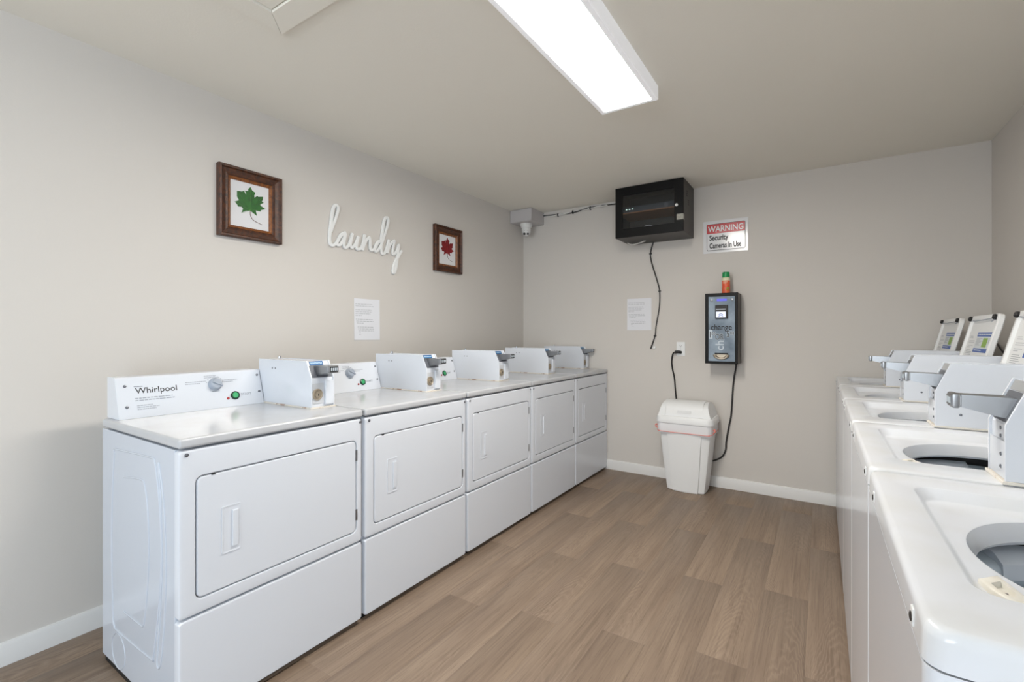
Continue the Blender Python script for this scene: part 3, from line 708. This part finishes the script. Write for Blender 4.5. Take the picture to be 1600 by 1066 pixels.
def notice(name, o, u, w, h, rows, label, seed):
    r = thing(name, tuple(o), label, 'notice', 'printed notices on the walls')
    o = Vector(o); u = Vector(u); n = u.cross(Z); mb = MB(); k = 8; L = []
    for t in (.0006, .0014):
        L.append([o+u*(w*a)+Z*(h*b)+n*(t+.0025*(1-b)*(4*(a-.5)**2)) for a, b in [(i/k, 0) for i in range(k+1)]+[((k-i)/k, 1) for i in range(k+1)]])
    mb.loft(L, True, True); add('paper_sheet', mb, 'paper', r, wn=False)
    mb = print_lines(o+u*(.05*w)+Z*(h*.86)+n*.0017, u, Z, rows, w*.88, h*.046, h*.012, seed)
    tag(add('printed_text', mb, 'textgrey', r, wn=False), kind='stuff')
rows = [.75, .8, 0, .72, .72, .65, .28, 0, .75, .95, .35, 0, .78, .9, .88, .22, .25]
notice('paper_notice', (XL, 1.996, 1.194), Y, .213, .274, rows, 'white printed notice taped above the dryers on the left wall', 21)
notice('paper_notice', (-1.450, YB, 1.266), X, .217, .281, rows, 'white printed notice on the back wall beside the hanging black cable', 22)

# ================================================================ back wall: junction box with camera, equipment cabinet
jx1, jy0, jz0, jz1 = -2.300, 3.835, 2.316, H-.002
r = thing('security_camera', (-2.42, 3.95, 2.2), 'white dome security camera under a grey junction box in the corner', 'camera')
add('junction_box', MB().box(XL, jx1-.004, jy0+.006, YB, jz0, jz1, .003), 'jbox', r)
add('box_cover', MB().box(XL+.004, jx1, jy0, jy0+.006, jz0+.004, jz1-.002, .002), 'jbox', r)
cc = Vector((-2.425, 3.945, jz0))
add('camera_base', MB().lathe([(.058, 0), (.058, -.018), (.052, -.034), (.046, -.040)], cc, 'z', 28), 'camwhite', r)
mb = MB(); mb.lathe([(.044, -.035), (.046, -.055), (.044, -.078), (.036, -.100), (.022, -.116), (.008, -.122)], cc, 'z', 28)
ball = add('camera_ball', mb, 'camwhite', r)
d = (Vector((-.9, 1.2, 1.5))-cc+Z*.08).normalized(); d = Vector((.42, -.78, -.32)).normalized()
e = Z.cross(d).normalized(); g = d.cross(e); lc = cc+Z*-.078
add('visor', MB().tube([lc+e*(.021*math.cos(t))+g*(.006+.018*math.sin(t))+d*(.0425-.004*math.sin(t)) for t in [math.pi*(.12+.76*k/10) for k in range(11)]], .0022, 6, 0), 'jbox', ball, wn=False)
for s_, rad, mname in ((-1, .012, 'black'), (1, .010, 'black')):
    add('lens', MB().lathe([(rad, 0), (rad, .004), (rad*.6, .005)], lc+e*(.017*s_)+d*.0405-g*.012, (e, g, d), 18), mname, ball)
    add('lens_glint', MB().lathe([(rad*.35, .005), (rad*.2, .007)], lc+e*(.017*s_)+d*.0405-g*.012, (e, g, d), 10), 'steel', ball, wn=False)
rx0, rx1, ry0, rz0, rz1 = -1.428, -.882, 3.735, 2.027, H-.003
r = thing('equipment_cabinet', ((rx0+rx1)/2, YB, rz0), 'black wall cabinet with a glass door, hung against the ceiling', 'cabinet')
mb = MB(); t = .003; fy = ry0+.018
mb.box(rx0, rx1, fy, YB, rz1-t, rz1).box(rx0, rx1, fy, YB, rz0, rz0+t).box(rx0, rx0+t, fy, YB, rz0+t, rz1-t).box(rx1-t, rx1, fy, YB, rz0+t, rz1-t).box(rx0+t, rx1-t, YB-t, YB, rz0+t, rz1-t)
add('shell', mb, 'darkshell', r, wn=False)
for k in range(2):
    for j in range(3):
        add('vent_slot', MB().box(rx1-.001, rx1+.0006, 3.83+.05*k, 3.83+.05*k+.038, 2.352-.06*k-.016*j, 2.360-.06*k-.016*j), 'black', r, wn=False)
gx0, gx1, gz0, gz1 = -1.369, -.951, 2.097, 2.369
A = lambda pts, yy: [(p[0], yy, p[1]) for p in pts]
mb = MB(); R_ = lambda i: [(rx0+i, rz0+i), (rx1-i, rz0+i), (rx1-i, rz1-i), (rx0+i, rz1-i)]; G_ = lambda i: [(gx0-i, gz0-i), (gx1+i, gz0-i), (gx1+i, gz1+i), (gx0-i, gz1+i)]
mb.loft([A(R_(0), fy-.001), A(R_(0), ry0+.002), A(R_(.002), ry0), A(G_(.001), ry0), A(G_(0), ry0+.001), A(G_(0), fy-.001), A(R_(0), fy-.001)])
door = add('door', mb, 'darkpaint', r, wn=False)
add('glass_pane', MB().box(gx0-.004, gx1+.004, ry0+.006, ry0+.010, gz0-.004, gz1+.004), 'glass', door, wn=False)
add('lock', MB().lathe([(.011, 0), (.011, -.005), (.006, -.007)], (-.933, ry0, 2.232), 'y', 18), 'camwhite', door)
add('tape', MB().box(-.932, rx1+.0012, ry0-.0012, ry0-.0002, 2.116, 2.160).box(rx1+.0002, rx1+.0012, ry0-.0012, ry0+.03, 2.112, 2.156), 'tape', door, wn=False)
add('shelf', MB().box(rx0+.004, rx1-.004, 3.79, YB-.01, 2.232, 2.240), 'shelf', r, wn=False)
rec = add('recorder', MB().box(rx0+.03, rx1-.03, 3.80, 4.05, 2.2405, 2.288, .003), 'device', r)
for k in range(3): add('status_light', MB().box(-1.36+.025*k, -1.348+.025*k, 3.7985, 3.80, 2.266, 2.270), 'led', rec, wn=False)
add('jog_dial', MB().lathe([(.016, 0), (.016, -.004), (.012, -.004), (.012, -.002)], (-1.03, 3.80, 2.264), 'y', 20), 'darksteel', rec)
mb = MB()
for k in range(5):
    rr_ = .055+.010*k; c = Vector((-1.27+.012*k, 3.87+.01*k, 2.03))
    mb.tube([c+Vector((rr_*math.cos(t), .012*k, .01+rr_*1.2*math.sin(t))) for t in [math.pi*j/10 for j in range(11)]], .0035, 6, 2)
add('coiled_cable', mb, 'cablewhite', r, wn=False)
add('power_brick', MB().box(-1.13, -1.03, 3.85, 3.95, rz0+.004, rz0+.06, .006), 'device', r)
add('drooping_cable', MB().tube([(-1.46+.05, 3.98, rz0+.001), (-1.38, 3.96, rz0-.018), (-1.34, 3.95, rz0-.024), (-1.29, 3.95, rz0-.016), (-1.25, 3.97, rz0+.001)], .005, 8, 4), 'cablewhite', r, wn=False)
add('drooping_cable', MB().tube([(-1.43+.05, 4.02, rz0+.001), (-1.36, 4.0, rz0-.014), (-1.32, 4.0, rz0-.016), (-1.27, 4.0, rz0+.001)], .004, 8, 4), 'cableblack', r, wn=False)
# cable bundle from the camera box to the cabinet
r = thing('cable_bundle', (-1.9, YB, 2.40), 'twisted bundle of white and black cables along the top of the back wall', 'cable')
base = [(-2.311, 2.412), (-2.20, 2.398), (-2.091, 2.399), (-1.954, 2.404), (-1.822, 2.414), (-1.694, 2.420), (-1.564, 2.422), (-1.426, 2.424)]
for k, m in enumerate(('cablewhite', 'cablewhite', 'cableblack')):
    pts = [(x_, YB-.011+.005*math.sin(2.2*i+2.1*k), z_-.004+.0075*math.cos(1.9*i+2.1*k)) for i, (x_, z_) in enumerate(base)]
    add('cable', MB().tube(pts, .0052, 8, 5), m, r, wn=False)
for x_, z_ in ((-2.14, 2.396), (-1.98, 2.401), (-1.80, 2.412)):
    add('cable_tie', MB().lathe([(.017, -.003), (.017, .003)], (x_, YB-.0135, z_-.004), 'x', 12), 'rubber', r, wn=False)
def on_wall(pts, off): return [Vector((x_, YB-off, z_)) for x_, z_ in pts]
r = thing('hanging_cable', (-1.2, YB, 1.105), 'thin black cable hanging down the back wall from the black cabinet', 'cable')
pw = [(-1.215, 2.030), (-1.238, 1.941), (-1.230, 1.857), (-1.188, 1.715), (-1.160, 1.603), (-1.162, 1.465), (-1.190, 1.300), (-1.199, 1.217), (-1.238, 1.105)]
add('cable', MB().tube(on_wall(pw, .008), .0055, 8, 5), 'cableblack', r, wn=False)
pw2 = [(-1.238, 1.938), (-1.200, 1.80), (-1.172, 1.70), (-1.152, 1.603), (-1.156, 1.465), (-1.184, 1.300), (-1.194, 1.217), (-1.215, 1.135)]
add('cable', MB().tube(on_wall(pw2, .006), .003, 6, 5), 'cablewhite', r, wn=False)
for x_, z_ in ((-1.238, 1.93), (-1.160, 1.602), (-1.199, 1.217)):
    add('cable_tie', MB().box(x_-.011, x_+.011, YB-.0155, YB-.001, z_-.004, z_+.004, .001), 'rubber', r, wn=False)
mb = MB().lathe([(.016, 0), (.016, -.006), (.011, -.012)], (-1.208, YB, 1.118), 'y', 18)
tag(add('wall_bumper', mb, 'camwhite', loc=(-1.208, YB, 1.118)), 'small round white wall bumper at the end of the hanging cable', 'bumper')

# warning sign
r = thing('warning_sign', (-.641, YB, 1.893), 'red and white warning sign about security cameras on the back wall', 'sign')
sx0, sx1, sz0, sz1 = -.806, -.475, 1.888, 2.150
add('sign_plate', MB().box(sx0, sx1, YB-.004, YB-.0005, sz0, sz1, .0012), 'signplate', r)
yy = YB-.0042; bx0, bx1, bz0, bz1 = sx0+.026, sx1-.020, sz0+.020, sz1-.026
mb = MB(); A = lambda pts, t: [(p[0], yy-t, p[1]) for p in pts]
mb.loft([A(rr(bx0, bx1, bz0, bz1, .012, 4), 0), A(rr(bx0, bx1, bz0, bz1, .012, 4), .0005), A(rr(bx0+.004, bx1-.004, bz0+.004, bz1-.004, .009, 4), .0005), A(rr(bx0+.004, bx1-.004, bz0+.004, bz1-.004, .009, 4), 0)])
add('sign_border', mb, 'ink', r, wn=False)
add('header_band', MB().prism(rr(bx0+.003, bx1-.003, bz1-.078, bz1-.003, .008, 4), 'y', yy-.0006, yy), 'signred', r, wn=False)
text('lettering', 'WARNING', .064, ((bx0+bx1)/2, yy-.0009, bz1-.063), X, Z, 'signplate', r, 'CENTER', bold=.0014, sx=.84)
text('lettering', 'Security', .060, (bx0+.020, yy-.0003, bz1-.132), X, Z, 'ink', r, bold=.0016, sx=.72)
text('lettering', 'Cameras In Use', .060, (bx0+.020, yy-.0003, bz0+.020), X, Z, 'ink', r, bold=.0016, sx=.61)

# change machine
cx0, cx1, cy0, cz0, cz1 = -.756, -.524, 3.900, 1.004, 1.548
r = thing('change_machine', ((cx0+cx1)/2, YB, cz0), 'wall-mounted black change machine with a silver blue front', 'change machine')
add('case', MB().box(cx0, cx1, cy0+.004, YB, cz0, cz1, .003), 'browngrey', r)
mb = MB(); A = lambda pts, yv: [(p[0], yv, p[1]) for p in pts]
fx0, fx1, fz0, fz1 = cx0+.024, cx1-.020, cz0+.020, cz1-.026
Rc = lambda i: [(cx0+i, cz0+i), (cx1-i, cz0+i), (cx1-i, cz1-i), (cx0+i, cz1-i)]
Rf = [(fx0, fz0), (fx1, fz0), (fx1, fz1), (fx0, fz1)]
mb.loft([A(Rc(0), cy0+.004), A(Rc(0), cy0-.003), A(Rc(.002), cy0-.005), A(Rf, cy0-.005), A(Rf, cy0+.001)])
add('bezel', mb, 'darkpaint', r, wn=False)
face = add('front_plate', MB().box(fx0, fx1, cy0-.001, cy0+.003, fz0, fz1), 'changer', r, wn=False)
yf = cy0-.001; wd = fx1-fx0; ht = fz1-fz0; Q = lambda a, b, d=0: Vector((fx0+wd*a, yf-d, fz1-ht*b))
for a in (.12, .90): add('cam_lock', MB().lathe([(.010, 0), (.010, -.004), (.006, -.005), (.004, -.003)], Q(a, .055), 'y', 18), 'steel', face)
add('blue_display', MB().box(Q(.32, 0).x, Q(.70, 0).x, yf-.002, yf, Q(0, .07).z, Q(0, .037).z), 'bluelit', face, wn=False)
acc = add('bill_acceptor', MB().box(Q(.27, 0).x, Q(.74, 0).x, yf-.018, yf, Q(0, .345).z, Q(0, .135).z, .003), 'rubber', face)
ax0, ax1 = Q(.31, 0).x, Q(.67, 0).x
add('bill_slot', MB().box(ax0, ax1, yf-.019, yf-.0178, Q(0, .205).z, Q(0, .195).z), 'steel', face, wn=False)
add('bill_display', MB().box(ax0, ax1, yf-.020, yf-.0178, Q(0, .325).z, Q(0, .235).z, .001), 'screen', face, wn=False)
mb = MB(); cm = (ax0+ax1)/2
for k in range(2):
    zc = Q(0, .288).z-.012*k+.004; mb.tube([(cm-.016, yf-.0203, zc-.004), (cm-.006, yf-.0203, zc+.005), (cm+.006, yf-.0203, zc+.005), (cm+.016, yf-.0203, zc-.004)], .0022, 6, 0)
add('display_arrows', mb, 'screenblue', face, wn=False)
text('lettering', 'change', .060, Q(.49, .515, .0008), X, Z, 'ink', face, 'CENTER', bold=.0007, sx=.92)
add('price_backing', MB().rect(Q(.02, .655, .0002), X, Z, .025, .070, .0003), 'changerlight', face, wn=False)
for s_, a, b, sz, al in (('1', .07, .635, .066, 'CENTER'), ('00', .19, .597, .034, 'CENTER'), ('OR', .42, .665, .062, 'CENTER'), ('5', .745, .625, .066, 'CENTER'), ('00', .90, .590, .034, 'CENTER')):
    text('price_outline', s_, sz, Q(a, b, .0006), X, Z, 'changerlight', face, al, bold=.003, sx=.72, space=1.0 if s_ != '00' else 1.2)
    text('price_lettering', s_, sz, Q(a, b, .0013), X, Z, 'ink', face, al, bold=.0004, sx=.72, space=1.0 if s_ != '00' else 1.2)
text('lettering', 'ch', .085, Q(.58, .835, .0006), Z, -X, 'changerlight', face, 'LEFT', bold=.001)
mb = MB().box(Q(.24, 0).x, Q(.74, 0).x, yf-.004, yf, Q(0, .905).z, Q(0, .872).z, .001)
add('coin_opening', mb, 'black', face, wn=False)
mb = MB(); c = Q(.49, .905); n_ = 16
lo = [[(c.x+.058*k_*math.cos(t), c.y-dd_, c.z+.034*k_*math.sin(t)*(1 if math.sin(t) < 0 else .25)) for t in [2*math.pi*j/n_ for j in range(n_)]] for k_, dd_ in ((1, 0), (1, .012), (.9, .018), (.7, .018), (.55, .008))]
mb.loft(lo, True, True); add('coin_cup', mb, 'brass', face, wn=False, angle=50)
# spray can on top
r = thing('aerosol_can', (-.620, 3.985, cz1), 'orange aerosol can with a green cap standing on the change machine', 'can')
o = Vector((-.620, 3.985, cz1))
can = add('can_body', MB().lathe([(.028, 0), (.029, .003), (.029, .112), (.027, .122), (.024, .128)], o, 'z', 28), 'cancream', r)
add('can_label', MB().lathe([(.0294, .004), (.0294, .100)], o, 'z', 28, False, False), 'canred', r, wn=False)
add('cap', MB().lathe([(.026, .126), (.0275, .128), (.0265, .164), (.023, .168)], o, 'z', 28), 'cangreen', r)
mb = MB(); L_ = []
for rad in (.0296, .0302):
    L_.append([o+Vector((rad*math.cos(t), rad*math.sin(t), z_)) for t, z_ in ((-1.35, .022), (-.75, .022), (-.75, .046), (-1.05, .050), (-1.35, .040))])
mb.loft(L_, True, True); add('label_patch', mb, 'canlime', r, wn=False)
add('label_print', print_lines(o+Vector((-.016, -.0285, .088)), X, Z, [1, .8], .032, .009, .004, 31, t=.0012), 'cancream', r, wn=False)

# outlet and the change machine's cord
r = thing('wall_outlet', (-.985, YB, 1.105), 'white duplex wall outlet beside the change machine', 'outlet')
add('cover_plate', MB().box(-1.020, -.950, YB-.005, YB, 1.050, 1.166, .002), 'plastic', r)
for zc in (1.134, 1.082):
    so = add('socket', MB().prism(rr(-1.002, -.968, zc-.014, zc+.014, .008, 4), 'y', YB-.0065, YB-.004), 'plastic', r, wn=False)
    for dx in (-.007, .007): add('socket_slot', MB().box(-.985+dx-.0012, -.985+dx+.0012, YB-.0068, YB-.006, zc-.002, zc+.007), 'black', so, wn=False)
    add('ground_hole', MB().lathe([(.003, 0), (.003, -.001)], (-.985, YB-.006, zc-.008), 'y', 10), 'black', so, wn=False)
add('plate_screw', MB().lathe([(.003, 0), (.003, -.001)], (-.985, YB-.005, 1.108), 'y', 10), 'steel', r, wn=False)
r = thing('power_cord', (-.8, YB, .2), 'black power cord running from the outlet behind the trash can to the change machine', 'cord')
mb = MB().tube([(-.985, YB-.008, 1.080), (-.988, YB-.028, 1.082), (-1.006, YB-.032, 1.083), (-1.024, YB-.030, 1.080)], .0125, 10, 4)
add('plug', mb, 'rubber', r, wn=False)
pc = [(-1.022, YB-.030, 1.080), (-1.045, YB-.022, 1.066), (-1.057, YB-.014, 1.0), (-1.050, YB-.012, .93), (-1.036, YB-.011, .865), (-1.028, YB-.010, .76), (-1.018, YB-.010, .66), (-1.0, YB-.010, .45), (-.95, YB-.010, .26), (-.86, YB-.010, .20), (-.75, YB-.010, .203), (-.70, YB-.012, .222), (-.658, YB-.012, .256), (-.636, YB-.012, .31), (-.632, YB-.012, .373), (-.612, YB-.012, .50), (-.597, YB-.012, .582), (-.588, YB-.012, .72), (-.578, YB-.014, .86), (-.562, YB-.02, .96), (-.556, YB-.03, 1.003)]
add('cord', MB().tube(pc, .0062, 8, 5), 'cableblack', r, wn=False)
# dark cord on the right wall behind the lids
a = onX(1556, 535, XR-.02); b = onX(1572, 557, XR-.02)
pts = [a+(a-b)*.6, a, b, b+(b-a)*3]
tag(add('slanting_cord', MB().tube(pts, .0042, 8, 4), 'cableblack', loc=tuple(pts[-1]), wn=False), 'dark cord slanting down the right wall behind an open washer lid', 'cord')

# ================================================================ trash can
r = thing('trash_can', (-.888, 3.905, 0), 'white plastic swing-top trash can with a red-tied liner, by the back wall', 'trash can')
tx, ty = -.888, 3.905
def sect(hw, hd, z, step=.014):
    """plan section: bowed front between two set-back corner columns"""
    pts = []; k = .66
    def side_pts(sg):
        o_ = []
        o_ += [(-hw*sg, -.62*hd*sg)] if False else []
        return o_
    fr = [(-hw, -hd+.045), (-hw+.006, -hd+.026), (-hw+.020, -hd+step+.004), (-hw*k-.004, -hd+step-.002), (-hw*k, -hd+.004)]
    fr += [(-hw*k+2*hw*k*i/6, -hd-.010*(1-(2*i/6-1)**2)) for i in range(0, 7)]
    fr += [(hw*k, -hd+.004), (hw*k+.004, -hd+step-.002), (hw-.020, -hd+step+.004), (hw-.006, -hd+.026), (hw, -hd+.045)]
    bkp = [(-x_, -y_) for x_, y_ in fr]
    return [(tx+x_, ty+y_, z) for x_, y_ in fr+bkp]
mb = MB().loft([sect(.140, .104, 0), sect(.145, .108, .006), sect(.172, .124, .25), sect(.196, .136, .50), sect(.199, .138, .53)], True, True)
add('body', mb, 'plastic', r, wn=False, angle=25)
rs = lambda hw, hd, z, rad=.05: [(tx+p, ty+q, z) for p, q in rr(-hw, hw, -hd, hd, rad, 6)]
mb = MB(); rnd = random.Random(3)
L_ = []
for hw, hd, z, wob in ((.204, .146, .550, .0), (.206, .149, .505, .003), (.204, .148, .478, .004), (.203, .147, .455, .003)):
    L_.append([(p[0]+rnd.uniform(-wob, wob), p[1]+rnd.uniform(-wob, wob), p[2]+rnd.uniform(-wob, wob)*1.5) for p in rs(hw, hd, z, .04)])
mb.loft(L_); add('liner', mb, 'liner', r, wn=False, angle=60)
loop = rs(.2065, .151, .472, .04); loop = [(p[0], p[1], p[2]-.016*math.cos((p[0]-tx)/.2*1.5)) for p in loop]
mb = MB().tube(loop+[loop[0]], .0024, 6, 2)
for sg in (-1, 1):
    c = Vector((tx+sg*.209, ty-.10, .500))
    mb.tube([c, c+Vector((sg*.010, -.01, .012)), c+Vector((sg*.014, -.012, -.004)), c+Vector((sg*.004, -.006, -.012)), c+Vector((0, 0, -.022))], .0045, 6, 4)
add('drawstring', mb, 'pink', r, wn=False)
mb = MB().loft([rs(.205, .148, .536), rs(.215, .156, .538), rs(.217, .157, .552), rs(.212, .153, .582), rs(.205, .147, .590), rs(.190, .130, .592)], True, True)
lid = add('lid_rim', mb, 'plastic', r, wn=False)
# hood cheeks and swing flap
def dome(hw0, hw1, ys, ztop, z0, n_=10, lift=0):
    Ls = []
    for i in range(n_+1):
        t = math.pi*i/n_; yv = -ys*math.cos(t); zv = z0+(ztop-z0)*(math.sin(t)**.55)+lift
        Ls.append((yv, zv))
    return Ls
def shell(x0, x1, x0t, x1t, ys, ztop, z0, name, m, bev=0):
    pr = dome(0, 0, ys, ztop, z0); mb = MB()
    f2 = lambda xa, xb, zv: xa+(xb-xa)*((zv-z0)/(ztop-z0))
    mb.loft([[(tx+f2(x0, x0t, z_), ty+y_, z_) for y_, z_ in pr], [(tx+f2(x1, x1t, z_), ty+y_, z_) for y_, z_ in pr]], True, True)
    return add(name, mb, m, r, wn=False, angle=40)
shell(-.196, -.140, -.165, -.138, .138, .700, .588, 'hood_side', 'plastic')
shell(.140, .196, .138, .165, .138, .700, .588, 'hood_side', 'plastic')
fl_ = shell(-.139, .139, -.137, .137, .134, .706, .589, 'swing_flap', 'plastic')
add('push_plate', MB().prism(rr(tx-.052, tx+.052, .618, .640, .006, 4), 'y', ty-.136, ty-.118), 'plastic', fl_, wn=False)
